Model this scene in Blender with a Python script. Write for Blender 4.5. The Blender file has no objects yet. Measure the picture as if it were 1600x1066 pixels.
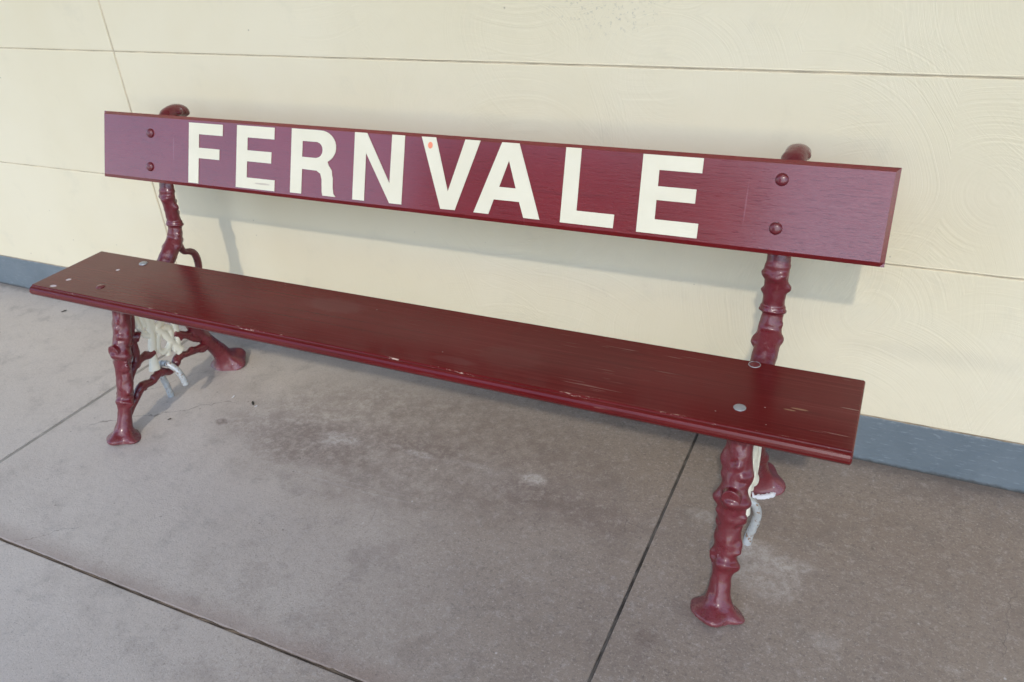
import bpy, bmesh, math, random
from mathutils import Vector, Matrix, noise
C = bpy.context.scene.collection
random.seed(7)
# ------------------------------------------------------------ camera
cd = bpy.data.cameras.new('camera'); cam = bpy.data.objects.new('camera', cd); C.objects.link(cam)
bpy.context.scene.camera = cam
r_ = Vector((0.90355723, 0.42380321, -0.06304887)); u_ = Vector((-0.16295485, 0.47599252, 0.86422037)); f_ = Vector((-0.39627016, 0.77059844, -0.49914727))
cam.matrix_world = Matrix(((r_.x, u_.x, -f_.x, .83), (r_.y, u_.y, -f_.y, -1.791), (r_.z, u_.z, -f_.z, 1.3277), (0, 0, 0, 1)))
cd.sensor_width = 22.3; cd.lens = 22.3*1267.67/1600
cd.clip_start = .02; cd.clip_end = 4000
cd.dof.use_dof = True; cd.dof.focus_distance = 1.85; cd.dof.aperture_fstop = 4.5
# ------------------------------------------------------------ sky, sun, exposure
EL, AZ = math.radians(39), math.radians(11)      # sun in front of the wall, a little to the right
w = bpy.data.worlds.new('World'); bpy.context.scene.world = w; w.use_nodes = True
nt = w.node_tree; sky = nt.nodes.new('ShaderNodeTexSky'); sky.sky_type = 'NISHITA'; sky.sun_disc = False
sky.sun_elevation = EL; sky.sun_rotation = math.pi - AZ; sky.air_density = 1.0; sky.dust_density = .5; sky.ozone_density = 2.0
nt.links.new(sky.outputs[0], nt.nodes['Background'].inputs[0]); nt.nodes['Background'].inputs[1].default_value = .15
sd = bpy.data.lights.new('sun', 'SUN'); sd.energy = .5; sd.angle = math.radians(1.5); sd.color = (1, .94, .82)
sun = bpy.data.objects.new('sun', sd); C.objects.link(sun)
sdir = Vector((math.sin(AZ)*math.cos(EL), -math.cos(AZ)*math.cos(EL), math.sin(EL)))
sun.rotation_euler = sdir.to_track_quat('Z', 'Y').to_euler(); sun.location = (0, -6, 6)
vs = bpy.context.scene.view_settings
vs.view_transform = 'Standard'; vs.look = 'None'; vs.gamma = 1; vs.exposure = 1.24; vs.use_curve_mapping = False

# ------------------------------------------------------------ node helper
class G:
    def __init__(s, name):
        s.m = bpy.data.materials.new(name); s.m.use_nodes = True; s.t = s.m.node_tree
        s.b = s.t.nodes['Principled BSDF']; s.tc = s.t.nodes.new('ShaderNodeTexCoord'); s.P = s.tc.outputs['Object']
    def put(s, sock, v):
        if isinstance(v, bpy.types.NodeSocket): s.t.links.new(v, sock)
        elif v is not None:
            if isinstance(v, (tuple, list)) and len(v) == 3 and sock.type == 'RGBA': v = (*v, 1)
            sock.default_value = v
    def node(s, k, out=0, props=None, **kw):
        n = s.t.nodes.new(k)
        for a, b in (props or {}).items(): setattr(n, a, b)
        for a, v in kw.items():
            s.put(n.inputs[int(a[1:])] if a[0] == 'i' and a[1:].isdigit() else n.inputs[a], v)
        return n.outputs[out]
    def math(s, op, a, b=None, c=None, clamp=False):
        return s.node('ShaderNodeMath', 0, {'operation': op, 'use_clamp': clamp}, i0=a, i1=b, i2=c)
    def vmul(s, v, k): return s.node('ShaderNodeVectorMath', 0, {'operation': 'MULTIPLY'}, i0=v, i1=k)
    def vadd(s, v, k): return s.node('ShaderNodeVectorMath', 0, {'operation': 'ADD'}, i0=v, i1=k)
    def noise(s, scale, detail=3, rough=.55, v=None, out=0, dist=0):
        return s.node('ShaderNodeTexNoise', out, None, Vector=v or s.P, Scale=scale, Detail=detail, Roughness=rough, Distortion=dist)
    def ramp(s, x, a, b, lo=0., hi=1.):      # smooth step a..b -> lo..hi
        return s.node('ShaderNodeMapRange', 0, {'interpolation_type': 'SMOOTHSTEP'}, i0=x, i1=a, i2=b, i3=lo, i4=hi)
    def mix(s, f, a, b, kind='MIX'):
        n = s.t.nodes.new('ShaderNodeMix'); n.data_type = 'RGBA'; n.blend_type = kind
        s.put(n.inputs[0], f); s.put(n.inputs[6], a); s.put(n.inputs[7], b); return n.outputs[2]
    def blob(s, c, r, wob=.35, nscale=9, soft=.35, v=None):   # a patch with a ragged edge round c (x, y)
        d = s.vmul(s.vadd(v or s.P, (-c[0], -c[1], -(c[2] if len(c) > 2 else 0))), (1/r[0], 1/r[1], (1/r[2]) if len(r) > 2 else 0))
        l = s.node('ShaderNodeVectorMath', 1, {'operation': 'LENGTH'}, i0=d)
        nz = s.math('MULTIPLY', s.math('SUBTRACT', s.noise(nscale, 4, .6), .5), wob*2)
        return s.ramp(s.math('ADD', l, nz), 1+soft, 1-soft)
    def bump(s, h, strength=1, dist=.001, n=None):
        return s.node('ShaderNodeBump', 0, None, Strength=strength, Distance=dist, Height=h, **({'Normal': n} if n else {}))
    def out(s, col, rough, nrm=None, metal=0, spec=.5, coat=0, crough=.1):
        s.put(s.b.inputs['Base Color'], col); s.put(s.b.inputs['Roughness'], rough)
        s.put(s.b.inputs['Metallic'], metal); s.put(s.b.inputs['Specular IOR Level'], spec)
        if nrm: s.put(s.b.inputs['Normal'], nrm)
        if coat == 1: s.put(s.b.inputs['Coat IOR'], 1.65)
        if coat: s.put(s.b.inputs['Coat Weight'], coat); s.put(s.b.inputs['Coat Roughness'], crough)
        return s.m

# ------------------------------------------------------------ materials
def mat_wall():
    g = G('cream_render')
    # trowel sweeps: arcs round scattered centres
    warp = g.vadd(g.P, g.vmul(g.noise(2.2, 2, .5, out=1), (.12, .0, .12)))
    hs = []
    for k, (sc, off, fr) in enumerate(((1.5, (.3, 0, .7), 190), (2.3, (4.1, 0, 2.2), 260), (1.1, (7.7, 0, 5.1), 150))):
        v = g.vadd(g.vmul(warp, (1, 0, 1)), off)
        d = g.node('ShaderNodeTexVoronoi', 0, {'feature': 'F1'}, Vector=v, Scale=sc)
        d = g.math('DIVIDE', d, sc)
        n1 = g.node('ShaderNodeTexNoise', 0, {'noise_dimensions': '1D'}, W=g.math('MULTIPLY', d, fr), Scale=1.0, Detail=3, Roughness=.7)
        m = g.math('MULTIPLY', g.ramp(g.noise(2.3, 2, .5, v=g.vadd(g.P, off)), .44, .62), g.ramp(d, .09, .17))
        hs.append(g.math('MULTIPLY', g.math('SUBTRACT', n1, .5), m))
    h = g.math('ADD', g.math('ADD', hs[0], hs[1]), hs[2])
    fine = g.noise(160, 3, .6); mid = g.noise(14, 4, .55)
    pits = g.ramp(g.node('ShaderNodeTexVoronoi', 0, None, Vector=g.P, Scale=70), .05, .0)
    pm = g.ramp(g.noise(3.0, 3, .6, v=g.vadd(g.P, (3, 1, 9))), .6, .7)
    pits = g.math('MULTIPLY', pits, pm)
    right = g.ramp(g.node('ShaderNodeSeparateXYZ', 0, None, i0=g.P), -.9, -.1, .25, 1)
    h = g.math('MULTIPLY', h, right)
    n = g.bump(h, .55, .0018)
    n = g.bump(g.math('ADD', g.math('MULTIPLY', fine, .25), g.math('MULTIPLY', pits, -1.0)), .35, .0007, n)
    n = g.bump(mid, .35, .004, n)
    c = g.mix(g.ramp(g.noise(1.3, 4, .6), .3, .7), (.735, .645, .455), (.775, .69, .51))
    c = g.mix(g.ramp(g.noise(7, 5, .65), .55, .78, 0, .25), c, (.55, .50, .38))
    smudge = g.math('MULTIPLY', g.blob((1.0, 0, .33), (.16, 9, .02), .7, 11, .8), .13)
    c = g.mix(smudge, c, (.42, .38, .32))
    smudge2 = g.math('MULTIPLY', g.math('MULTIPLY', g.blob((.2, 0, 1.06), (.12, 9, .05), .5, 14, .6), g.ramp(g.noise(90, 3, .7), .55, .65)), .45)
    c = g.mix(smudge2, c, (.36, .33, .28))
    sp = g.math('MULTIPLY', g.ramp(g.node('ShaderNodeTexVoronoi', 0, None, Vector=g.P, Scale=11), .035, .015), .6)
    c = g.mix(sp, c, (.30, .25, .19))
    return g.out(c, .55, n, spec=.3)

def mat_skirting():
    g = G('blue_grey_paint')
    c = g.mix(g.ramp(g.noise(5, 5, .6), .3, .7), (.125, .155, .178), (.16, .192, .215))
    z = g.node('ShaderNodeSeparateXYZ', 2, None, i0=g.P)
    sc = g.noise(30, 4, .7, v=g.vmul(g.P, (1, 1, 6)))
    c = g.mix(g.ramp(sc, .56, .68, 0, .5), c, (.27, .31, .335))
    c = g.mix(g.ramp(g.noise(12, 6, .75, v=g.vmul(g.P, (1, 1, 2))), .56, .72, 0, .35), c, (.085, .105, .12))
    c = g.mix(g.math('MULTIPLY', g.ramp(g.math('ADD', z, g.math('MULTIPLY', g.noise(50, 4, .8), .02)), .138, .148), .7), c, (.36, .37, .36))
    edge = g.math('MULTIPLY', g.ramp(g.math('ADD', z, g.math('MULTIPLY', g.noise(40, 4, .7), .016)), .020, .009), .85)
    c = g.mix(edge, c, (.055, .05, .045))
    n = g.bump(g.math('ADD', g.noise(60, 4, .6, v=g.vmul(g.P, (1, 1, 3))), g.math('MULTIPLY', g.noise(8, 3, .6), 2.0)), .6, .0014)
    return g.out(c, .42, n)

def mat_floor():
    g = G('old_concrete')
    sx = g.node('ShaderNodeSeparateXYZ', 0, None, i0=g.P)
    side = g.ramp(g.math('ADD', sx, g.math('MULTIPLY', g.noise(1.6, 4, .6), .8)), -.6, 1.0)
    c = g.mix(side, (.54, .475, .415), (.275, .215, .170))  # open-side light painted into the paler left, dirt into the browner right
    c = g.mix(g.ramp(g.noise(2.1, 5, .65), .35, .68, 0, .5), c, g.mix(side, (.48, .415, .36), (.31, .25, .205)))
    # mottling
    c = g.mix(g.ramp(g.noise(11, 6, .7), .50, .72, 0, .35), c, (.17, .145, .13))
    c = g.mix(g.ramp(g.noise(26, 6, .75, v=g.vadd(g.P, (5, 5, 0))), .55, .75, 0, .45), c, (.42, .375, .34))
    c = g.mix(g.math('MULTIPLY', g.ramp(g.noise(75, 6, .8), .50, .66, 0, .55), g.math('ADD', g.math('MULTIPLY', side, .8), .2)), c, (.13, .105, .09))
    c = g.mix(g.ramp(g.noise(150, 4, .8, v=g.vadd(g.P, (8, 2, 0))), .54, .66, 0, .5), c, (.57, .51, .45))
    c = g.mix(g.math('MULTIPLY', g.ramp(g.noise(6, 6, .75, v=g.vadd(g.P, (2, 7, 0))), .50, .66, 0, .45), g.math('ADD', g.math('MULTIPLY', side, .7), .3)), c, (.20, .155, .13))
    # the grimy patch under the bench
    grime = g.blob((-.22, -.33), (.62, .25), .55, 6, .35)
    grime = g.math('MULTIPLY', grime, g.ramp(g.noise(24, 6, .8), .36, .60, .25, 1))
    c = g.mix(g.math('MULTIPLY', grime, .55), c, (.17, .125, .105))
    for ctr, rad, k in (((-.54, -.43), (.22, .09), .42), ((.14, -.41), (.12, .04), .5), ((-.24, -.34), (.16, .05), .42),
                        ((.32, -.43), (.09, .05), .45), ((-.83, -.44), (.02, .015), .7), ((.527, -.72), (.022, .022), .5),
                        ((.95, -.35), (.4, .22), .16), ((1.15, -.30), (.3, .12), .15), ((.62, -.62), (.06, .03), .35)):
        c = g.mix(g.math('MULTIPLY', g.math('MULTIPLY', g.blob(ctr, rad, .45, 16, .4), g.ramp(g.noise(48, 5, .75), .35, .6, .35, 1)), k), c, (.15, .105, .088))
    for ctr, rad, k in (((-.445, -.385), (.055, .020), .75), ((-.47, -.41), (.03, .02), .6), ((-.20, -.37), (.045, .012), .65), ((-.28, -.362), (.016, .008), .5), ((-.23, -.364), (.012, .007), .5),
                        ((.127, -.357), (.032, .020), .8), ((.06, -.39), (.09, .05), .2), ((.543, -.334), (.035, .018), .5), ((.72, -.47), (.07, .06), .55), ((.68, -.405), (.045, .035), .6), ((.76, -.42), (.05, .02), .5), ((.66, -.385), (.022, .016), .7),
                        ((.85, -.60), (.03, .02), .35), ((-.05, -.36), (.05, .01), .35)):
        c = g.mix(g.math('MULTIPLY', g.math('MULTIPLY', g.blob(ctr, rad, .45, 22, .45), g.ramp(g.noise(52, 7, .85), .42, .58, .2, 1)), k), c, (.50, .445, .40))
    # arcs swept into the surface at the edge of the grime
    d = g.node('ShaderNodeVectorMath', 1, {'operation': 'LENGTH'}, i0=g.vmul(g.vadd(g.P, (.33, .05, 0)), (1, 2.4, 0)))
    rg = g.node('ShaderNodeTexNoise', 0, {'noise_dimensions': '1D'}, W=g.math('MULTIPLY', d, 60), Scale=1.0, Detail=3, Roughness=.7)
    rg = g.math('MULTIPLY', g.ramp(rg, .58, .68), g.blob((-.30, -.545), (.20, .06), .4, 8, .5))
    c = g.mix(g.math('MULTIPLY', rg, .28), c, (.45, .41, .38))
    c = g.mix(g.math('MULTIPLY', g.ramp(g.noise(210, 3, .85, v=g.vadd(g.P, (1, 9, 0))), .55, .66), .45), c, (.10, .085, .075))
    wn = g.ramp(g.noise(34, 7, .85, v=g.vadd(g.P, (6, 3, 0))), .54, .60, 0, .28)
    c = g.mix(wn, c, (.50, .44, .395))
    ck = g.node('ShaderNodeTexVoronoi', 0, {'feature': 'DISTANCE_TO_EDGE'}, Vector=g.vadd(g.P, g.vmul(g.noise(9, 4, .6, out=1), (.12, .12, 0))), Scale=1.3)
    c = g.mix(g.math('MULTIPLY', g.math('MULTIPLY', g.ramp(ck, .0016, .0006), g.ramp(g.noise(1.7, 2, .5, v=g.vadd(g.P, (3, 3, 0))), .56, .62)), .55), c, (.10, .08, .07))
    # pale specks, dark specks
    vs_ = g.node('ShaderNodeTexVoronoi', 0, None, Vector=g.P, Scale=16)
    c = g.mix(g.math('MULTIPLY', g.ramp(vs_, .055, .03), g.ramp(g.noise(3, 2, .5, v=g.vadd(g.P, (1, 2, 3))), .52, .6, 0, .6)), c, (.62, .58, .54))
    vd = g.node('ShaderNodeTexVoronoi', 0, None, Vector=g.vadd(g.P, (3.3, 1.7, 0)), Scale=13)
    c = g.mix(g.math('MULTIPLY', g.ramp(vd, .05, .025), .5), c, (.10, .085, .07))
    # edges of the slabs: dust and rust tint along the front joint, darker strip by the wall
    y = g.node('ShaderNodeSeparateXYZ', 1, None, i0=g.P)
    yj = g.math('ADD', y, g.math('MULTIPLY', g.noise(9, 4, .7), .05))
    jm = g.math('MULTIPLY', g.ramp(yj, -.93, -1.0), g.ramp(y, -1.03, -1.02))
    c = g.mix(g.math('MULTIPLY', jm, .45), c, (.235, .155, .125))
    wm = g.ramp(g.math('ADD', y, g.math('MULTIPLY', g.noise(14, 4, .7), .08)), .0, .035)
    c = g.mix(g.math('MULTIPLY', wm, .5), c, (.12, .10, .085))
    h = g.math('ADD', g.noise(240, 4, .7), g.math('MULTIPLY', g.noise(45, 5, .7), 1.4))
    n = g.bump(h, .7, .0013)
    n = g.bump(g.noise(5, 3, .5), .3, .006, n)
    rr = g.ramp(g.noise(6, 4, .6), .3, .7, .48, .68)
    return g.out(c, rr, n, spec=.45)

def mat_maroon(name, grain=1.0, seat=False, iron=False):
    g = G(name)
    c = g.mix(g.ramp(g.noise(3.5, 4, .6), .3, .7), (.175, .0080, .0100), (.205, .0100, .0125))
    if iron:
        c = g.mix(g.ramp(g.noise(3.5, 4, .6), .3, .7), (.120, .0095, .0135), (.150, .0120, .0170))
        v = g.noise(45, 4, .6)
        n = g.bump(g.math('ADD', g.noise(38, 4, .6), g.math('MULTIPLY', g.noise(120, 4, .7), .6)), .7, .003)
        c = g.mix(g.ramp(v, .45, .75, 0, .45), c, (.16, .020, .034))
        nz = g.node('ShaderNodeNewGeometry', 7) if False else g.noise(30, 5, .7, v=g.vadd(g.P, (2, 2, 2)))
        z = g.node('ShaderNodeSeparateXYZ', 2, None, i0=g.P)
        dust = g.ramp(g.math('ADD', z, g.math('MULTIPLY', g.noise(25, 4, .7), .07)), .085, .03, 0, .30)
        c = g.mix(dust, c, (.28, .12, .13))
        chip = g.math('MULTIPLY', g.ramp(nz, .67, .70), .6)
        c = g.mix(chip, c, (.50, .46, .48))
        return g.out(c, g.ramp(g.noise(20, 5, .7), .3, .7, .22, .5), n, spec=.5, coat=.45, crough=.14)
    if seat: c = g.mix(g.ramp(g.noise(3.5, 4, .6), .3, .7), (.108, .0055, .0055), (.126, .0068, .0070))
    gv = g.vmul(g.P, (2.2, 90, 90) if not seat else (2.2, 110, 40))
    gr = g.noise(1.6, 5, .7, v=gv, dist=.4)
    gr2 = g.noise(2.6, 4, .65, v=g.vmul(g.P, (9, 260, 260)))
    pore = g.ramp(g.noise(1.0, 3, .7, v=g.vmul(g.P, (28, 420, 420))), .60, .72)
    h = g.math('SUBTRACT', g.math('ADD', gr, g.math('MULTIPLY', gr2, .5)), g.math('MULTIPLY', pore, .5))
    if not seat and not iron:
        xb = g.node('ShaderNodeSeparateXYZ', 0, None, i0=g.P)
        h = g.math('MULTIPLY', h, g.ramp(xb, .45, .83, 1.0, 2.2))
        h = g.math('ADD', h, g.math('MULTIPLY', g.noise(150, 2, .5), g.ramp(xb, .55, .83, 0, .9)))
    n = g.bump(h, .55*grain, .0011)
    c = g.mix(g.ramp(gr, .55, .75, 0, .35), c, (.085, .008, .009))
    if seat:
        gs = g.noise(1.0, 5, .8, v=g.vmul(g.P, (1.6, 170, 20)))
        c = g.mix(g.ramp(gs, .50, .68, 0, .55), c, (.175, .022, .022))
        c = g.mix(g.ramp(gs, .46, .34, 0, .55), c, (.060, .0035, .0035))
        # wear: fine pale scratches along the grain and small chips, thickest at the right end and the front edge
        sc = g.ramp(g.noise(1.0, 2, .6, v=g.vmul(g.P, (7, 230, 60))), .655, .70)
        wm = g.ramp(g.noise(2.2, 3, .6, v=g.vadd(g.P, (4, 0, 0))), .50, .68)
        x = g.node('ShaderNodeSeparateXYZ', 0, None, i0=g.P); y = g.node('ShaderNodeSeparateXYZ', 1, None, i0=g.P)
        wm = g.math('MAXIMUM', g.math('MULTIPLY', wm, .6), g.math('MULTIPLY', g.ramp(x, .68, .82), .9))
        c = g.mix(g.math('MULTIPLY', g.math('MULTIPLY', sc, wm), .6), c, (.42, .25, .20))
        ed = g.math('MULTIPLY', g.ramp(g.math('ABSOLUTE', g.math('ADD', y, .5835)), .0045, .001), g.ramp(g.noise(1.0, 4, .75, v=g.vmul(g.P, (16, 90, 20))), .60, .68))
        c = g.mix(g.math('MULTIPLY', ed, .85), c, (.72, .50, .38))
        vv = g.node('ShaderNodeTexVoronoi', 0, None, Vector=g.vmul(g.P, (1, 1.6, 0)), Scale=17)
        c = g.mix(g.math('MULTIPLY', g.ramp(g.math('ADD', vv, g.math('MULTIPLY', g.noise(120, 3, .7), .03)), .045, .03), g.ramp(g.noise(4, 2, .5, v=g.vadd(g.P, (9, 3, 0))), .50, .58, 0, .7)), c, (.62, .52, .46))
        for ctr, rad, col, k in (((-1.161, -.570), (.010, .006), (.60, .52, .55), .9), ((-1.154, -.527), (.007, .006), (.62, .55, .55), .9), ((-1.068, -.436), (.005, .005), (.62, .55, .55), .9),
                              ((.739, -.490), (.014, .0022), (.40, .22, .12), .6), ((.722, -.498), (.010, .0018), (.40, .22, .12), .6), ((.16, -.50), (.07, .04), (.13, .03, .025), .35), ((-.35, -.42), (.08, .03), (.15, .045, .04), .4), ((.05, -.55), (.05, .012), (.15, .045, .04), .35)):
            c = g.mix(g.math('MULTIPLY', g.blob(ctr, rad, .4, 60, .3), k), c, col)
        rough = g.ramp(g.noise(5, 4, .6), .3, .7, .17, .27)
    else:
        # light scratches across the backrest
        for ctr, rad in (((.57, -.245, .735), (.0012, .03, .04)), ((.10, -.245, .665), (.0012, .03, .025)), ((-.95, -.24, .74), (.0014, .03, .03))):
            c = g.mix(g.math('MULTIPLY', g.blob(ctr, rad, .5, 30, .5), .45), c, (.30, .10, .11))
        vv = g.node('ShaderNodeTexVoronoi', 0, None, Vector=g.P, Scale=12)
        c = g.mix(g.math('MULTIPLY', g.ramp(vv, .022, .012), .7), c, (.50, .38, .38))
        rough = g.ramp(g.noise(4, 4, .6), .3, .7, .27, .37)
    return g.out(c, rough, n, spec=.36, coat=0) if seat else g.out(c, rough, n, spec=.3, coat=1.0, crough=.16)

def mat_plain(name, col, rough, var=.12, nb=.0, ns=60, metal=0, spec=.5):
    g = G(name)
    c = g.mix(g.ramp(g.noise(12, 4, .6), .3, .7), tuple(x*(1-var) for x in col), tuple(min(x*(1+var), .95) for x in col))
    n = g.bump(g.noise(ns, 4, .6), .5, nb) if nb else None
    return g.out(c, rough, n, metal=metal, spec=spec)

def mat_letter():
    g = G('cream_vinyl')
    c = g.mix(g.ramp(g.noise(9, 4, .6), .35, .7), (.74, .67, .50), (.78, .71, .54))
    scr = g.math('MULTIPLY', g.blob((-.640, -.265, .677), (.022, .05, .0022), .5, 45, .4), .7)
    c = g.mix(scr, c, (.45, .35, .28))
    n = g.bump(g.noise(2.0, 4, .7, v=g.vmul(g.P, (5, 110, 110))), .35, .0006)
    return g.out(c, .38, n, spec=.4)

def mat_emblem():
    g = G('cream_iron_paint')
    c = g.mix(g.ramp(g.noise(18, 4, .6), .52, .75, 0, .6), (.86, .80, .65), (.60, .48, .33))
    n = g.bump(g.noise(50, 4, .6), .5, .0015)
    return g.out(c, .42, n)

def mat_galv():
    g = G('weathered_steel_rod')
    c = g.mix(g.ramp(g.noise(22, 5, .7), .35, .7), (.58, .60, .60), (.42, .42, .40))
    c = g.mix(g.ramp(g.noise(85, 5, .75, v=g.vadd(g.P, (4, 4, 4))), .54, .62, 0, .85), c, (.26, .14, .065))
    n = g.bump(g.noise(90, 4, .7), .5, .0012)
    return g.out(c, .45, n, metal=.25)

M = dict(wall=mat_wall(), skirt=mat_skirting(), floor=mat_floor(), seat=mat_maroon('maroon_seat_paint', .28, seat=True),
         board=mat_maroon('maroon_board_paint', 1.5), iron=mat_maroon('maroon_cast_iron_paint', iron=True), letter=mat_letter(), emblem=mat_emblem(), galv=mat_galv(),
         core=mat_plain('dark_filler', (.05, .042, .035), .9, .3, .002), joint=mat_plain('dirty_joint_filler', (.12, .085, .055), .9, .5, .002, 90),  # near-black filler tone for the base under the slabs
         pale_joint=mat_plain('grey_sealant', (.30, .275, .235), .7, .2, .001, 80), caulk=mat_plain('cream_caulk', (.54, .45, .32), .6, .25, .0012),
         tan=mat_plain('tan_render_edge', (.36, .28, .19), .8, .35, .0015, 70), sticker=mat_plain('orange_sticker', (.75, .22, .12), .5, .35, 0),
         joint_grey=mat_plain('grey_joint_dirt', (.085, .075, .065), .9, .6, .002, 90),
         white=mat_plain('white_paint_residue', (.62, .61, .62), .6, .15, .002, 90), disc=mat_plain('scuffed_bolt_metal', (.42, .43, .43), .35, .5, .001, 120, metal=.4),
         leaf=mat_plain('dry_leaf', (.035, .03, .02), .8, .3), ground=mat_plain('pale_gravel', (.34, .32, .29), .9, .2, .01, 20),
         dark=mat_plain('dark_blocker', (.05, .045, .04), .8, .3), soffit=mat_plain('soffit_paint', (.45, .42, .36), .7, .1))

# ------------------------------------------------------------ object helpers
def link(name, bm_or_me, mat, parent=None, base=(0, 0, 0), smooth=False, label=None):
    if isinstance(bm_or_me, bmesh.types.BMesh):
        bmesh.ops.recalc_face_normals(bm_or_me, faces=bm_or_me.faces)
        me = bpy.data.meshes.new(name); bm_or_me.to_mesh(me); bm_or_me.free()
    else: me = bm_or_me
    me.materials.clear()
    for m in (mat if isinstance(mat, (list, tuple)) else [mat]): me.materials.append(m)
    if smooth:
        for p in me.polygons: p.use_smooth = True
    o = bpy.data.objects.new(name, me); C.objects.link(o)
    if parent: o.parent = parent
    if label: o['label'] = label
    return o
def empty(name, loc, label, cat, group=None):
    o = bpy.data.objects.new(name, None); C.objects.link(o); o.location = loc; o.empty_display_size = .1
    o['label'] = label; o['category'] = cat
    if group: o['group'] = group
    return o
def box(bm, x0, x1, y0, y1, z0, z1, bev=0, seg=2):
    vs = [bm.verts.new((x, y, z)) for x in (x0, x1) for y in (y0, y1) for z in (z0, z1)]
    fs = [bm.faces.new([vs[i] for i in q]) for q in ((0, 1, 3, 2), (4, 6, 7, 5), (0, 4, 5, 1), (2, 3, 7, 6), (0, 2, 6, 4), (1, 5, 7, 3))]
    if bev:
        es = list({e for f in fs for e in f.edges})
        bmesh.ops.bevel(bm, geom=es, offset=bev, segments=seg, profile=.5, affect='EDGES')
def catmull(P, n):
    P = [Vector(p) for p in P]; Q = [P[0]*2-P[1]] + P + [P[-1]*2-P[-2]]; out = []
    for i in range(1, len(Q)-2):
        for k in range(n):
            t = k/n; a, b, c, d = Q[i-1:i+3]
            out.append(.5*((2*b)+(c-a)*t+(2*a-5*b+4*c-d)*t*t+(3*b-a-3*c+d)*t**3))
    out.append(P[-1].copy()); return out
def tube(bm, pts, rad, seg=20, n=10, knobs=(), rough=0., seed=0, squash=1., nscale=30):
    """swept limb; pts 3-D, rad per point (rx, ry); knobs: (index position, angle, height, width along, width round)"""
    path = catmull(pts, n)
    rr = [(r, r) if not isinstance(r, tuple) else r for r in rad]
    rs = catmull([(a, b, 0) for a, b in rr], n)
    up = Vector((1, 0, 0)); rings = []
    for i, p in enumerate(path):
        t = (path[min(i+1, len(path)-1)] - path[max(i-1, 0)]).normalized()
        sx = (up - t*up.dot(t)); sx = sx.normalized() if sx.length > .2 else Vector((0, 1, 0)); sy = t.cross(sx)
        ring = []
        for k in range(seg):
            a = 2*math.pi*k/seg; s = 0
            for (ti, an, h, wl, wr) in knobs:
                dt = (i/n - ti)/wl
                if abs(dt) > 2.6: continue
                if wr >= 9: da = 0
                else: da = ((a-an+math.pi) % (2*math.pi)-math.pi)/wr
                s += 1.12*h*math.exp(-(dt*dt+da*da)**1.3)
            d = sx*math.cos(a)*rs[i].x + sy*math.sin(a)*rs[i].y
            q = p + d + d.normalized()*s
            if rough: q += d.normalized()*rough*(noise.noise(q*nscale+Vector((seed, 0, 0)))+.5*noise.noise(q*nscale*2.3+Vector((seed, 3, 0))))
            ring.append(bm.verts.new(q))
        rings.append(ring)
    for a, b in zip(rings, rings[1:]):
        for k in range(seg): bm.faces.new((a[k], a[(k+1) % seg], b[(k+1) % seg], b[k]))
    bm.faces.new(rings[0][::-1]); bm.faces.new(rings[-1])
def ball(bm, c, r, s=(1, 1, 1)):
    bmesh.ops.create_uvsphere(bm, u_segments=16, v_segments=10, radius=r, matrix=Matrix.Translation(c) @ Matrix.Diagonal((*s, 1)))
def remesh(bm, vox=.0025, smooth=3):
    bmesh.ops.recalc_face_normals(bm, faces=bm.faces)
    me = bpy.data.meshes.new('tmp'); bm.to_mesh(me); bm.free()
    o = bpy.data.objects.new('tmp', me); C.objects.link(o)
    md = o.modifiers.new('r', 'REMESH'); md.mode = 'VOXEL'; md.voxel_size = vox; md.use_smooth_shade = True
    sm = o.modifiers.new('s', 'SMOOTH'); sm.factor = .5; sm.iterations = smooth
    dg = bpy.context.evaluated_depsgraph_get(); out = bpy.data.meshes.new_from_object(o.evaluated_get(dg))
    bpy.data.objects.remove(o); bpy.data.meshes.remove(me); return out

# ------------------------------------------------------------ setting: floor slabs, joints, ground
XC, XB, YA = -1.299, .459, -1.023
bm = bmesh.new(); gp = .0034; GC = .0065
xs = [XC-3.516, XC-1.758, XC, XB, XB+1.758, XB+3.516]; ys = [-3.9, -2.4615, YA, .02]
for i in range(len(xs)-1):
    for j in range(len(ys)-1):
        box(bm, xs[i]+(GC if i == 2 else gp), xs[i+1]-(GC if i == 1 else gp), ys[j]+gp, ys[j+1]-(gp if j < 2 else 0), -.12, 0, .0022, 2)
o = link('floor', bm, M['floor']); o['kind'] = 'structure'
def strip(name, mat, a, b, along, half, z0, amp, seed):
    """a sagging, uneven line of filler or dirt in a joint"""
    bm = bmesh.new(); n = int(abs(b-a)/.006); prev = None
    for i in range(n+1):
        t = a+(b-a)*i/n; row = []
        for k, s in enumerate((-1, -.35, .35, 1)):
            z = z0+amp*noise.noise(Vector((t*35, seed+k*2.3, 0)))
            row.append(bm.verts.new((t, along+s*half, z) if name != 'x' and seed >= 0 else (along+s*half, t, z)))
        if prev:
            for k in range(3): bm.faces.new((prev[k], prev[k+1], row[k+1], row[k]))
        prev = row
    o = link('floor_joint', bm, mat); o['kind'] = 'structure'; return o
strip('y', M['joint'], xs[0], xs[-1], YA, gp+.001, -.0035, .006, 1)
strip('x', M['joint_grey'], ys[0], 0, XB, gp+.001, -.0040, .005, -3)
strip('x', M['pale_joint'], ys[0], 0, XC, GC+.001, -.0030, .0020, -6)
bm = bmesh.new(); box(bm, xs[0]-.1, xs[-1]+.1, ys[0]-.02, .3, -.5, -.125)
o = link('platform_base', bm, M['core']); o['kind'] = 'structure'
bm = bmesh.new(); vs4 = [bm.verts.new(p) for p in ((-1500, -1500, -.52), (1500, -1500, -.52), (1500, 1500, -.52), (-1500, 1500, -.52))]; bm.faces.new(vs4)
o = link('ground', bm, M['ground']); o['kind'] = 'structure'

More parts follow.
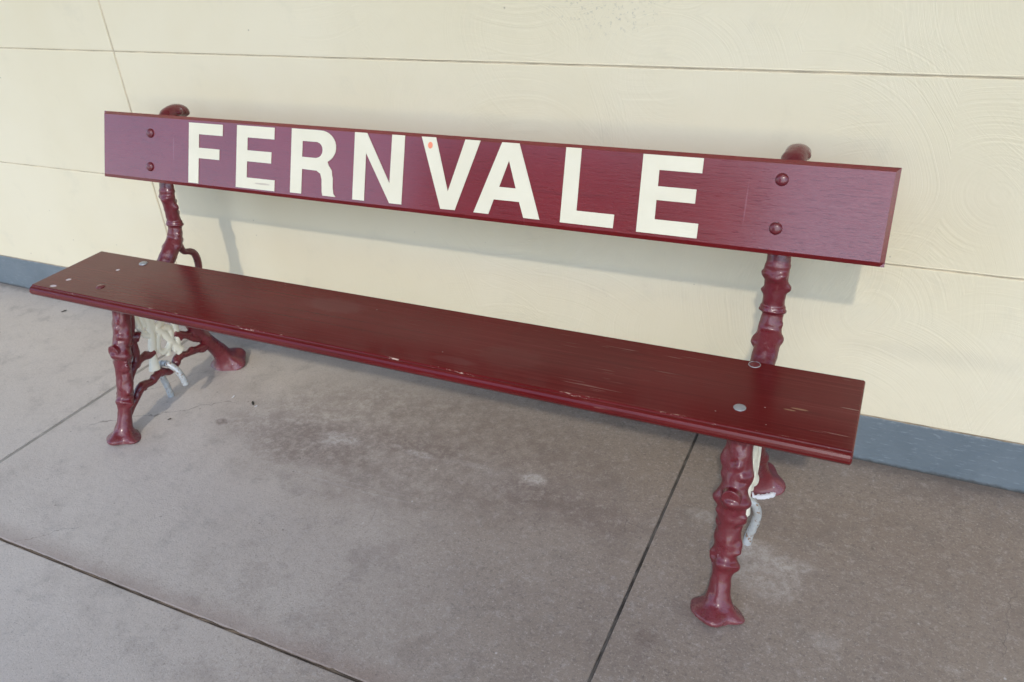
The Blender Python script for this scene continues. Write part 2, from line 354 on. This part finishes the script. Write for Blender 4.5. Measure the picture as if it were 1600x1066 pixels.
# ------------------------------------------------------------ the wall
wall = empty('wall', (0, 0, 0), 'cream rendered wall of wide smooth panels standing behind the maroon bench', 'wall')
ZS, Z2, Z1 = .1385, .5363, .9369
bm = bmesh.new(); g2 = .0016
zs = [ZS, Z2, Z1, Z1+.4, Z1+.8, Z1+1.2, Z1+1.6]; wx = [XC-3.5, -1.367, 2.2, 5.4]
for i in range(3):
    for j in range(6):
        box(bm, wx[i]+.0032, wx[i+1]-.0032, 0, .10, zs[j]+(g2 if j else 0), zs[j+1]-g2, .0020, 2)
link('panel_face', bm, M['wall'], wall)
bm = bmesh.new(); box(bm, wx[0], wx[-1], .0026, .20, ZS+.002, zs[-1])
link('joint_backing', bm, M['caulk'], wall)
bm = bmesh.new(); box(bm, wx[0], wx[-1], -1.62, .2, 2.56, 2.60); box(bm, wx[0], wx[-1], -1.66, -1.621, 2.50, 2.66)
link('unseen_awning', bm, M['soffit'], wall)  # out-of-view roof, added to keep the high sky off the wall
bm = bmesh.new()                       # uneven bead of filler along the upper lip of the joints
for zz, x0, x1, k in ((Z1, -.45, 2.2, 0), (Z2, .2, 2.2, 1)):
    pts = [(x0+(x1-x0)*i/160, .0005, zz+.0045+.0010*noise.noise(Vector((i*.13, k*5, 0)))) for i in range(161)]
    tube(bm, pts, [(.0016+.0006*noise.noise(Vector((i*.4, k*9, 1))),)*2 for i in range(161)], 6, 2, rough=.0004, seed=k)
link('filler_bead', bm, M['wall'], wall, smooth=True)
bm = bmesh.new(); box(bm, wx[0], wx[-1], .003, .14, -.05, ZS-.004, .0015, 2)
link('skirting', bm, M['skirt'], wall, label='blue-grey painted skirting band at the foot of the wall')
bm = bmesh.new(); prev = None           # ragged tan edge where the render stops above the skirting
for i in range(1200):
    x = wx[0]+(wx[-1]-wx[0])*i/1199
    h = .0022*noise.noise(Vector((x*30, 1, 0)))+.0016*noise.noise(Vector((x*110, 4, 0)))
    row = [bm.verts.new((x, -.0006+.0006*noise.noise(Vector((x*60, 7, 0))), ZS+.0014+abs(h)*.8)), bm.verts.new((x, -.0012, ZS-.001)), bm.verts.new((x, .0028, ZS-.0042+h))]
    if prev:
        for k in range(2): bm.faces.new((prev[k], prev[k+1], row[k+1], row[k]))
    prev = row
link('render_edge', bm, M['tan'], wall, smooth=True)

# ------------------------------------------------------------ unseen shed, added to darken the middle of the backrest's reflection
shed = empty('added_shed', (-4, -10, -.52), 'unseen dark gabled shed added opposite the bench to darken the backrest reflection', 'shed')
bm = bmesh.new()
x = -6.6
while x < -1.45: box(bm, x+4, x+4.17, 0, -3.6, 0, 5.6); x += .178
o = link('wall', bm, M['dark'], shed)
bm = bmesh.new(); vv = [bm.verts.new(p) for p in ((-2.9, .4, 5.5), (2.9, .4, 5.5), (2.9, -1.8, 6.5), (-2.9, -1.8, 6.5), (-2.9, -4, 5.5), (2.9, -4, 5.5))]
bm.faces.new((vv[0], vv[1], vv[2], vv[3])); bm.faces.new((vv[3], vv[2], vv[5], vv[4])); r = bmesh.ops.extrude_face_region(bm, geom=list(bm.faces)); bmesh.ops.translate(bm, verts=[v for v in r['geom'] if isinstance(v, bmesh.types.BMVert)], vec=(0, 0, .08))
link('roof', bm, M['soffit'], shed)
bm = bmesh.new(); box(bm, -1.2, 1.2, .002, .07, 0, 3.0, .01); link('door', bm, M['core'], shed)

# ------------------------------------------------------------ the bench
BASE = Vector((-.2, -.38, 0))
bench = empty('park_bench', BASE, 'long maroon bench with cream station-name lettering on its backrest, before the cream wall', 'bench')
SX0, SX1, SY0, SY1, SZ = -1.232, .839, -.5966, -.353, .450
def onbench(o, par=None):
    if par: o.parent = par; o.matrix_parent_inverse = Matrix.Identity(4)
    else: o.parent = bench; o.location = -BASE
    return o
# seat plank: bullnosed front with a small step under the top face
prof = [(SY1, SZ), (SY0+.0145, SZ), (SY0+.0125, SZ-.0012), (SY0+.0115, SZ-.0030), (SY0+.0085, SZ-.0036), (SY0+.0045, SZ-.0055), (SY0+.0015, SZ-.0095), (SY0, SZ-.0145),
        (SY0+.0010, SZ-.0200), (SY0+.0045, SZ-.0250), (SY0+.0100, SZ-.0280), (SY1+.004, SZ-.0280), (SY1, SZ-.024)]
bm = bmesh.new(); N = 60; prev = None
stations = [(SX0, .0035), (SX0+.001, .0015), (SX0+.0035, 0)] + [(SX0+.0035+(SX1-SX0-.007)*i/N, 0) for i in range(1, N)] + [(SX1-.0035, 0), (SX1-.001, .0015), (SX1, .0035)]
cy, cz = (SY0+SY1)/2, SZ-.014
for x, ins in stations:
    row = []
    for (y, z) in prof:
        y2 = y + (ins if y < cy else -ins); z2 = z + (-ins if z > cz else ins)*.8
        if abs(z-cz) < .004: z2 = z
        row.append(bm.verts.new((x, y2, z2)))
    if prev:
        for k in range(len(row)): bm.faces.new((prev[k], prev[(k+1) % len(row)], row[(k+1) % len(row)], row[k]))
    else: bm.faces.new(row[::-1])
    prev = row
bm.faces.new(prev)
seat = onbench(link('seat', bm, M['seat']))
# backrest board, leaning back
YT, ZT, YB, ZB = -.2111, .8215, -.2752, .6509
uv_ = Vector((0, YT-YB, ZT-ZB)).normalized(); nb = Vector((0, -uv_.z, uv_.y)); BH = math.hypot(YT-YB, ZT-ZB)
BX0, BX1, BT = -1.2236, .835, .027
def bp(x, s, d=0): return Vector((x, YB, ZB)) + uv_*s + nb*d
bm = bmesh.new(); e = .0085
xs_b = [BX0+e+(BX1-BX0-2*e)*i/40 for i in range(41)]
def ringb(x, ins, d_in):
    # outline of the section: front chamfered
    P = [(ins+e, 0), (BH-ins-e, 0), (BH-ins, -e*.9), (BH-ins, -BT+.003), (BH-ins-.003, -BT), (ins+.003, -BT), (ins, -BT+.003), (ins, -e*.9)]
    return [bm.verts.new(bp(x, s, max(-BT+d_in*.2, d if d < 0 else -d_in))) for s, d in P]
st = [(BX0, 0, e*.9)] + [(x, 0, 0) for x in xs_b] + [(BX1, 0, e*.9)]
prev = None
for x, a, d in st:
    row = ringb(x, a, d)
    if prev:
        for k in range(8): bm.faces.new((prev[k], prev[(k+1) % 8], row[(k+1) % 8], row[k]))
    else: bm.faces.new(row[::-1])
    prev = row
bm.faces.new(prev)
back = onbench(link('backrest', bm, M['board']))
# letters: outlines in board coordinates (x along, s up the board)
def arc(cx, cy_, rx, ry, a0, a1, n=8):
    return [(cx+rx*math.cos(math.radians(a0+(a1-a0)*i/n)), cy_+ry*math.sin(math.radians(a0+(a1-a0)*i/n))) for i in range(n+1)]
T, B_ = .1735, .0135
letters = [
 ('F', [[(-.894, T-.006), (-.776, T-.006), (-.776, .139), (-.858, .139), (-.858, .104), (-.786, .104), (-.786, .077), (-.858, .077), (-.858, .0105), (-.894, .0105)]]),
 ('E', [[(-.728, .170), (-.605, .170), (-.605, .141), (-.692, .141), (-.692, .109), (-.613, .109), (-.613, .081), (-.692, .081), (-.692, .040), (-.600, .040), (-.600, .0125), (-.728, .0125)]]),
 ('R', [[(-.551, .172), (-.470, .172)] + arc(-.462, .1325, .048, .0395, 80, -60, 12) + [(-.434, .090), (-.424, .078)] + arc(-.452, .058, .032, .02, 20, 0, 3) + [(-.419, .036), (-.416, .022), (-.409, .0155), (-.449, .0155), (-.4515, .024), (-.4535, .055), (-.458, .068), (-.470, .0745), (-.5145, .0755), (-.5145, .0145), (-.550, .0145)],
        [(-.516, .1435), (-.474, .1435)] + arc(-.473, .1245, .019, .019, 80, -80, 8) + [(-.474, .105), (-.516, .105)]]),
 ('N', [[(-.361, .174), (-.326, .174), (-.2555, .062), (-.2555, .1745), (-.220, .1745), (-.219, .0155), (-.253, .0155), (-.326, .127), (-.325, .0145), (-.3595, .0145)]]),
 ('V', [[(-.175, .175), (-.137, .1755), (-.0965, .057), (-.061, .1755), (-.0225, .1755), (-.075, .0165), (-.113, .0160)]]),
 ('A', [[(.031, .1755), (.073, .1755), (.137, .0165), (.098, .0165), (.0845, .050), (.022, .050), (.0115, .0165), (-.0265, .0165)], [(.0515, .137), (.0735, .0785), (.0325, .0785)]]),
 ('L', [[(.183, .175), (.218, .175), (.2205, .0445), (.3055, .0445), (.3055, .0160), (.185, .0160)]]),
 ('E', [[(.353, .173), (.477, .173), (.4775, .1435), (.390, .1435), (.391, .111), (.4705, .111), (.4710, .083), (.3915, .083), (.3925, .044), (.4830, .044), (.4835, .0145), (.3565, .0145)]]),
]
for k, (nm, loops) in enumerate(letters):
    cu = bpy.data.curves.new('c', 'CURVE'); cu.dimensions = '2D'; cu.fill_mode = 'BOTH'; cu.extrude = .0005
    for lp in loops:
        sp = cu.splines.new('POLY'); sp.points.add(len(lp)-1); sp.use_cyclic_u = True
        for i, (x, s) in enumerate(lp): sp.points[i].co = (x, s, 0, 1)
    co = bpy.data.objects.new('c', cu); C.objects.link(co)
    me = bpy.data.meshes.new_from_object(co.evaluated_get(bpy.context.evaluated_depsgraph_get()))
    bpy.data.objects.remove(co); bpy.data.curves.remove(cu)
    for v in me.vertices:
        x, s, d = v.co; v.co = bp(x, s, .0007+d)
    o = onbench(link('letter', me, M['letter'], label=f'cream letter {nm}' + {1: ' after the F', 7: ' at the end of the word'}.get(k, '')), back)
bm = bmesh.new(); vsx = [bm.verts.new(bp(-.1505+.0062*math.cos(a), .157+.0075*math.sin(a), .0016)) for a in [2*math.pi*i/20 for i in range(20)]]; f = bm.faces.new(vsx)
r = bmesh.ops.extrude_face_region(bm, geom=[f]); bmesh.ops.translate(bm, verts=[v for v in r['geom'] if isinstance(v, bmesh.types.BMVert)], vec=nb*.0003)
onbench(link('sticker', bm, M['sticker'], label='small round orange sticker on the letter V'), back)
# bolt heads
def dome(bm, c, n, r, h):
    q = n.to_track_quat('Z', 'Y'); prof = [(r, -.001), (r, h*.25), (r*.92, h*.5), (r*.7, h*.8), (r*.38, h*.96)]; prev = None
    for (rr_, z) in prof:
        row = [bm.verts.new(c + q @ Vector((rr_*math.cos(a), rr_*math.sin(a), z))) for a in [2*math.pi*i/24 for i in range(24)]]
        if prev:
            for k in range(24): bm.faces.new((prev[k], prev[(k+1) % 24], row[(k+1) % 24], row[k]))
        prev = row
    top = bm.verts.new(c + q @ Vector((0, 0, h)))
    for k in range(24): bm.faces.new((prev[k], prev[(k+1) % 24], top))
for x, s in ((-1.036, .131), (-1.036, .041), (.631, .144), (.633, .051)):
    bm = bmesh.new(); dome(bm, bp(x, s), nb, .0125, .007); onbench(link('bolt', bm, M['iron'], smooth=True), back)
for x, y, m, h, lb in ((-1.026, -.531, 'iron', .004, 'maroon dome bolt near the front left of the seat'), (-1.030, -.381, 'disc', .005, 'scuffed grey bolt at the rear left of the seat'),
                   (.637, -.521, 'disc', .0018, 'flat silvery bolt head with chipped paint near the front'), (.634, -.364, 'iron', .0018, 'flat maroon bolt head with a worn rim')):
    bm = bmesh.new(); dome(bm, Vector((x, y, SZ)), Vector((0, 0, 1)), .0115, h); sb = onbench(link('bolt', bm, M[m], smooth=True, label=lb), seat)
    if m == 'iron' and h < .003:
        bm = bmesh.new(); tube(bm, [(x+.0113*math.cos(a), y+.0113*math.sin(a), SZ+.0008) for a in [2*math.pi*i/24 for i in range(25)]], [.0008]*25, 6, 1)
        onbench(link('worn_rim', bm, M['disc'], smooth=True), seat)

# ---- castings, drawn in the plane of the frame (x = 0), then placed twice
PI = math.pi
def front_leg():
    bm = bmesh.new()
    P = [(0, -.470, .423), (0, -.478, .370), (0, -.494, .315), (0, -.512, .272), (0, -.526, .235), (0, -.534, .205), (0, -.541, .170), (0, -.553, .130), (0, -.565, .098), (0, -.578, .068), (0, -.590, .040), (0, -.598, .018), (0, -.602, .004), (0, -.603, -.001)]
    Rr = [(.0280, .0230), (.0270, .0220), (.0265, .0215), (.0268, .0215), (.0265, .021), (.0255, .020), (.0245, .0205), (.0235, .0205), (.0225, .019), (.0215, .018), (.0235, .021), (.0330, .0300), (.0500, .0440), (.0520, .0460)]
    # angle 0 = +x, pi = -x, front (towards -y) given by sy: found by trial as -pi/2 or pi/2
    F, K = -PI/2, PI/2
    kn = [(.15, 0, .004, .25, 9), (2.1, PI, .010, .35, .45), (1.3, 0, -.003, .5, .6), (2.7, 0, .006, .4, .5), (3.1, F, .008, .55, .62), (4.0, PI, .009, .45, .55), (4.0, .3, .006, .4, .6), (4.05, F, .003, .3, 9), (3.9, K, .007, .4, .6),
          (5.2, .3, .007, .4, .5), (5.0, F, .003, .4, .5), (5.6, PI+.4, .004, .4, .5), (6.3, F, -.004, .3, .9), (6.8, .2, .007, .35, .5), (6.5, PI, .003, .5, .5), (7.5, PI-.1, .007, .4, .45), (7.8, F, .007, .35, .45), (8.0, .1, .008, .35, .45), (7.9, K, .006, .4, .6), (7.9, 0, .0015, .25, 9),
          (11.7, .25, .009, .9, .35), (11.7, PI+.35, .006, .9, .35), (11.8, K, .008, .9, .4), (11.7, F, .006, .9, .3), (12.5, .9, -.007, .8, .3), (12.5, -1.0, -.005, .8, .3)]
    tube(bm, P, Rr, 36, 12, kn + [(random.uniform(.5, 8), random.uniform(0, 6.28), random.choice((.005, .004, -.003)), random.uniform(.12, .22), random.uniform(.25, .4)) for _ in range(26)], rough=.0026, seed=3)
    # disc where a branch was lopped off, and smaller lopped twigs
    tube(bm, [(-.001, -.515, .249), (-.001, -.549, .252)], [(.022, .023), (.0185, .020)], 24, 4)
    return remesh(bm, .0019, 1)
def rear_leg():
    bm = bmesh.new()
    P = [(0, -.325, .423), (0, -.312, .340), (0, -.293, .260), (0, -.270, .190), (0, -.250, .148), (0, -.226, .108), (0, -.202, .070), (0, -.186, .036), (0, -.176, .012), (0, -.173, -.001)]
    Rr = [(.027, .022), (.024, .020), (.022, .019), (.021, .018), (.022, .019), (.025, .022), (.026, .024), (.032, .032), (.050, .052), (.054, .058)]
    kn = [(1.4, 0, .006, .3, .6), (2.4, PI, .006, .3, .6), (3.3, PI/2, .007, .25, .6), (4.1, -PI/2, .006, .25, .6), (4.3, 0, .005, .3, .6), (5.3, PI, .005, .3, .6), (8, .1, .016, 1.2, .45), (8, 2.6, .008, .6, .4), (8.2, -1.2, .008, .6, .4)]
    tube(bm, P, Rr, 36, 12, kn, rough=.0022, seed=9)
    return remesh(bm, .0024, 2)
def brace():
    bm = bmesh.new()
    tube(bm, [(0, -.576, .058), (0, -.530, .090), (0, -.500, .112), (0, -.462, .106), (0, -.428, .118), (0, -.400, .102), (0, -.374, .110), (0, -.350, .126), (0, -.310, .117), (0, -.262, .108), (0, -.222, .102)],
         [.013, .0115, .0125, .0105, .012, .011, .012, .0115, .0105, .0125, .013], 20, 10, [(2.1, PI/2, .006, .3, .8), (3.3, -PI/2, .005, .25, .8), (4.2, PI/2, .005, .25, .8), (6.4, 0, .004, .3, .8), (7.1, PI/2, .005, .25, .8), (8.2, -PI/2, .005, .25, .8), (9, PI/2, .004, .3, .9)], rough=.0022, seed=5, nscale=45)
    # upper branch with two lopped ends
    tube(bm, [(0, -.535, .150), (0, -.505, .180), (0, -.474, .190), (0, -.445, .186), (0, -.428, .190)], [.012, .012, .011, .0115, .0125], 20, 8, [(1.4, PI/2, .005, .3, .8), (2.6, -PI/2, .004, .3, .8)], rough=.002, seed=6, nscale=45)
    tube(bm, [(0, -.500, .176), (0, -.485, .205), (0, -.482, .238), (0, -.480, .270), (0, -.468, .305), (0, -.460, .345)], [.011, .0105, .0115, .0105, .012, .0105], 20, 8, [(1.5, -PI/2, .005, .3, .8), (2.8, PI/2, .005, .3, .8), (3.9, -PI/2, .004, .3, .8)], rough=.002, seed=7, nscale=45)
    tube(bm, [(0, -.480, .262), (.006, -.468, .262), (.012, -.462, .258)], [.011, .0135, .0150], 18, 6)
    # branch carrying the emblem back to the rear leg
    tube(bm, [(0, -.345, .205), (0, -.330, .192), (0, -.310, .180), (0, -.285, .160), (0, -.262, .142)], [.011, .0125, .012, .0125, .014], 20, 8, [(1.4, PI/2, .007, .3, .8), (2.6, -PI/2, .005, .3, .8)], rough=.002, seed=8, nscale=45)
    tube(bm, [(0, -.500, .400), (0, -.44, .392), (0, -.38, .398), (0, -.320, .400)], [.012, .011, .011, .012], 18, 6, rough=.002, seed=11)
    return remesh(bm, .0021, 1)
def back_post():
    bm = bmesh.new()
    P = [(0, -.318, .392), (0, -.300, .412), (0, -.270, .440), (0, -.245, .462), (0, -.232, .490), (0, -.226, .515), (0, -.226, .545), (0, -.226, .575), (0, -.222, .605), (0, -.212, .640), (0, -.196, .700), (0, -.176, .760), (0, -.166, .785), (0, -.160, .795)]
    Rr = [(.0260, .024), (.0255, .023), (.0250, .021), (.0240, .019), (.0225, .017), (.0235, .0175), (.0225, .0165), (.0235, .017), (.0240, .0165), (.0225, .013), (.0225, .013), (.0225, .013), (.0240, .016), (.0240, .018)]
    F, K = -PI/2, PI/2
    kn = [(4.65, 0, .0055, .16, 9), (4.95, 0, .003, .1, 9), (2.4, PI, .007, .35, .5), (2.6, 0, .007, .35, .5), (3.2, F, -.003, .3, .6), (6.5, 0, .008, .35, .5), (6.1, PI, .003, .4, .5), (7.3, F, .004, .3, .6), (7.6, PI, .004, .35, .5), (8.0, 0, .0016, .14, 9), (6.9, K, .007, .3, .7), (3.2, K, .007, .3, .7), (5.8, K, .006, .3, .7)]
    tube(bm, P, Rr, 36, 12, kn + [(random.uniform(.5, 7.6), random.uniform(0, 6.28), random.choice((.004, .003, -.0025)), random.uniform(.12, .2), random.uniform(.25, .4)) for _ in range(18)], rough=.0024, seed=14)
    # scroll finial curling back over the top of the board
    tube(bm, [(0, -.160, .780), (0, -.154, .796), (0, -.130, .806), (0, -.100, .802), (0, -.086, .790)], [(.021, .018), (.0225, .020), (.023, .018), (.0245, .017), (.020, .012)], 28, 10, [(1.4, PI, .004, .4, .8), (2.2, .2, .005, .3, .5)], rough=.0012, seed=2)
    ball(bm, Vector((0, -.168, .793)), .021, (.95, .7, .7))
    # small twig curling down behind the seat
    tube(bm, [(0, -.240, .462), (0, -.232, .440), (0, -.224, .420), (0, -.200, .408), (0, -.186, .392), (0, -.186, .350), (0, -.215, .31), (0, -.265, .28), (0, -.325, .27)], [.013, .0115, .010, .010, .011, .011, .011, .012, .013], 18, 8, rough=.0018, seed=4)
    return remesh(bm, .0022, 2)
def emblem():
    bm = bmesh.new(); r = .0085
    def s(P, R=None, sq=.62): tube(bm, [(0, y, z) for y, z in P], [(a*sq*1.15, a*1.18) for a in (R or [r]*len(P))], 18, 8)
    # the ring and tail of the Q
    ring = [(-.383+.026*math.cos(a), .203+.034*math.sin(a)) for a in [PI*.5+2*PI*i/16 for i in range(17)]]
    s([(y-.012*(z-.197)/.04*-1, z) for y, z in ring])
    s([(-.374, .176), (-.380, .164), (-.384, .150)], [.008, .008, .0085])
    # the R: stem flaring to its foot, bowl, and leg crossing the ring
    s([(-.418, .330), (-.416, .280), (-.418, .235), (-.428, .205), (-.435, .175), (-.444, .134)], [.010, .010, .0105, .0115, .0105, .0165])
    s([(-.418, .325), (-.385, .335), (-.350, .320), (-.345, .290), (-.365, .262), (-.398, .252)], [.009]*6)
    s([(-.400, .250), (-.384, .232), (-.368, .203), (-.355, .172), (-.338, .141)], [.010, .010, .0095, .0095, .014])
    # outer ribbon loops left and right
    s([(-.455, .345), (-.452, .300), (-.446, .268), (-.434, .246), (-.416, .243), (-.407, .262), (-.405, .300)], [.009]*7)
    s([(-.434, .340), (-.431, .300), (-.430, .270)], [.0075]*3)
    s([(-.335, .330), (-.333, .270), (-.333, .215), (-.336, .182), (-.345, .160), (-.362, .152)], [.009, .009, .0095, .009, .008, .008])
    return remesh(bm, .0018, 1)
meshes = dict(front=front_leg(), rear=rear_leg(), brace=brace(), post=back_post(), emblem=emblem())
XL_, XR_ = -1.045, .641
for side, fx in (('left', XL_), ('right', XR_)):
    rest = 0 if side == 'left' else .004
    def put(nm, me, mat, label=None):
        o = bpy.data.objects.new(nm, me)
        if not me.materials: me.materials.append(mat)
        for p in me.polygons: p.use_smooth = True
        C.objects.link(o); o.parent = bench; o.location = Vector((fx, 0, 0)) - BASE
        if label: o['label'] = label
        return o
    put('front_leg', meshes['front'], M['iron']); put('rear_leg', meshes['rear'], M['iron'])
    br = put('branch_brace', meshes['brace'], M['iron'])
    em = put('emblem', meshes['emblem'], M['emblem'], 'cream interlaced monogram in the end frame'); em.parent = br; em.location = (.002 if side == 'left' else .014, 0, 0)
    put('back_post', meshes['post'], M['iron'])
# white residue round the right rear foot and a smear on the left front foot
def smear(name, x, y, a0, a1, rx, ry, wd, hz, lab, seed):
    bm = bmesh.new(); n = 40; prev = None
    for i in range(n+1):
        a = a0+(a1-a0)*i/n; nz = noise.noise(Vector((i*.35, seed, 0))); ww = wd*(1+1.6*nz+.8*noise.noise(Vector((i*1.3, seed, 2))))*math.sin(math.pi*min(max(i/n, .04), .96))**.4
        row = []
        for k, (q, zz) in enumerate(((0, .0004), (.15, hz*.7), (.6, hz*(1+.6*nz)), (1.1, hz*.9))):
            rr1 = 1-q*ww/rx+.05*nz+.05*noise.noise(Vector((i*1.1, k*.6, seed)))
            row.append(bm.verts.new((x+rx*rr1*math.cos(a), y+ry*rr1*math.sin(a), zz)))
        if prev:
            for k in range(3): bm.faces.new((prev[k], prev[k+1], row[k+1], row[k]))
        prev = row
    onbench(link(name, bm, M['white'], smooth=True, label=lab))
smear('paint_residue', XR_+.002, -.173, -PI*.8, .15, .057, .061, .008, .009, 'white crust of residue round the right rear foot', 3)

# ------------------------------------------------------------ anchor hooks over the lower braces
def hook(pts, label, grp):
    bm = bmesh.new(); tube(bm, pts, [.0095]*len(pts), 18, 8, rough=.0007, seed=1, nscale=70)
    o = link('anchor_hook', bm, M['galv'], smooth=True); o['label'] = label; o['category'] = 'hook'; o['group'] = grp
hook([(-1.081, -.389, -.02), (-1.082, -.392, .03), (-1.084, -.398, .08), (-1.080, -.402, .112), (-1.062, -.402, .128), (-1.040, -.400, .131), (-1.018, -.396, .117), (-1.006, -.390, .088), (-1.004, -.386, .058)],
     'rusty white steel hook rising from the floor inside the left end frame', 'steel hooks holding down the bench')
hook([(.658, -.386, -.02), (.662, -.386, .02), (.672, -.386, .065), (.674, -.388, .098), (.664, -.392, .122), (.645, -.396, .130), (.625, -.400, .120), (.612, -.402, .09), (.608, -.402, .06)],
     'rusty white steel hook behind the right front leg of the bench', 'steel hooks holding down the bench')
# scraps on the floor
def scrap(x, y, s, lab, mat, rot):
    bm = bmesh.new(); P = [(-1, 0), (-.5, .35), (.3, .45), (1, .1), (.5, -.35), (-.4, -.3)]
    vs = [bm.verts.new((s*(px*math.cos(rot)-py*math.sin(rot)), s*(px*math.sin(rot)+py*math.cos(rot)), .002+.002*math.sin(px*2))) for px, py in P]
    f = bm.faces.new(vs); r = bmesh.ops.extrude_face_region(bm, geom=[f]); bmesh.ops.translate(bm, verts=[v for v in r['geom'] if isinstance(v, bmesh.types.BMVert)], vec=(0, 0, .0012))
    o = link('debris_scrap', bm, mat); o.location = (x, y, 0); o['label'] = lab; o['category'] = 'debris'; o['group'] = 'scraps lying on the concrete'
scrap(-1.933, -.093, .011, 'dark scrap on the floor left of the bench near the skirting', M['leaf'], .6)
scrap(-.988, -.489, .007, 'tiny dark scrap on the concrete right of the left front leg', M['leaf'], .2)
scrap(-.804, -.335, .009, 'small brown scrap on the concrete in front of the left rear foot', M['leaf'], 2.4)
scrap(-.887, -.328, .0055, 'small white scrap on the concrete between the left hook and rear foot', M['white'], .9)
scrap(-.785, -.345, .0055, 'small white scrap right beside the small brown one', M['white'], .1)
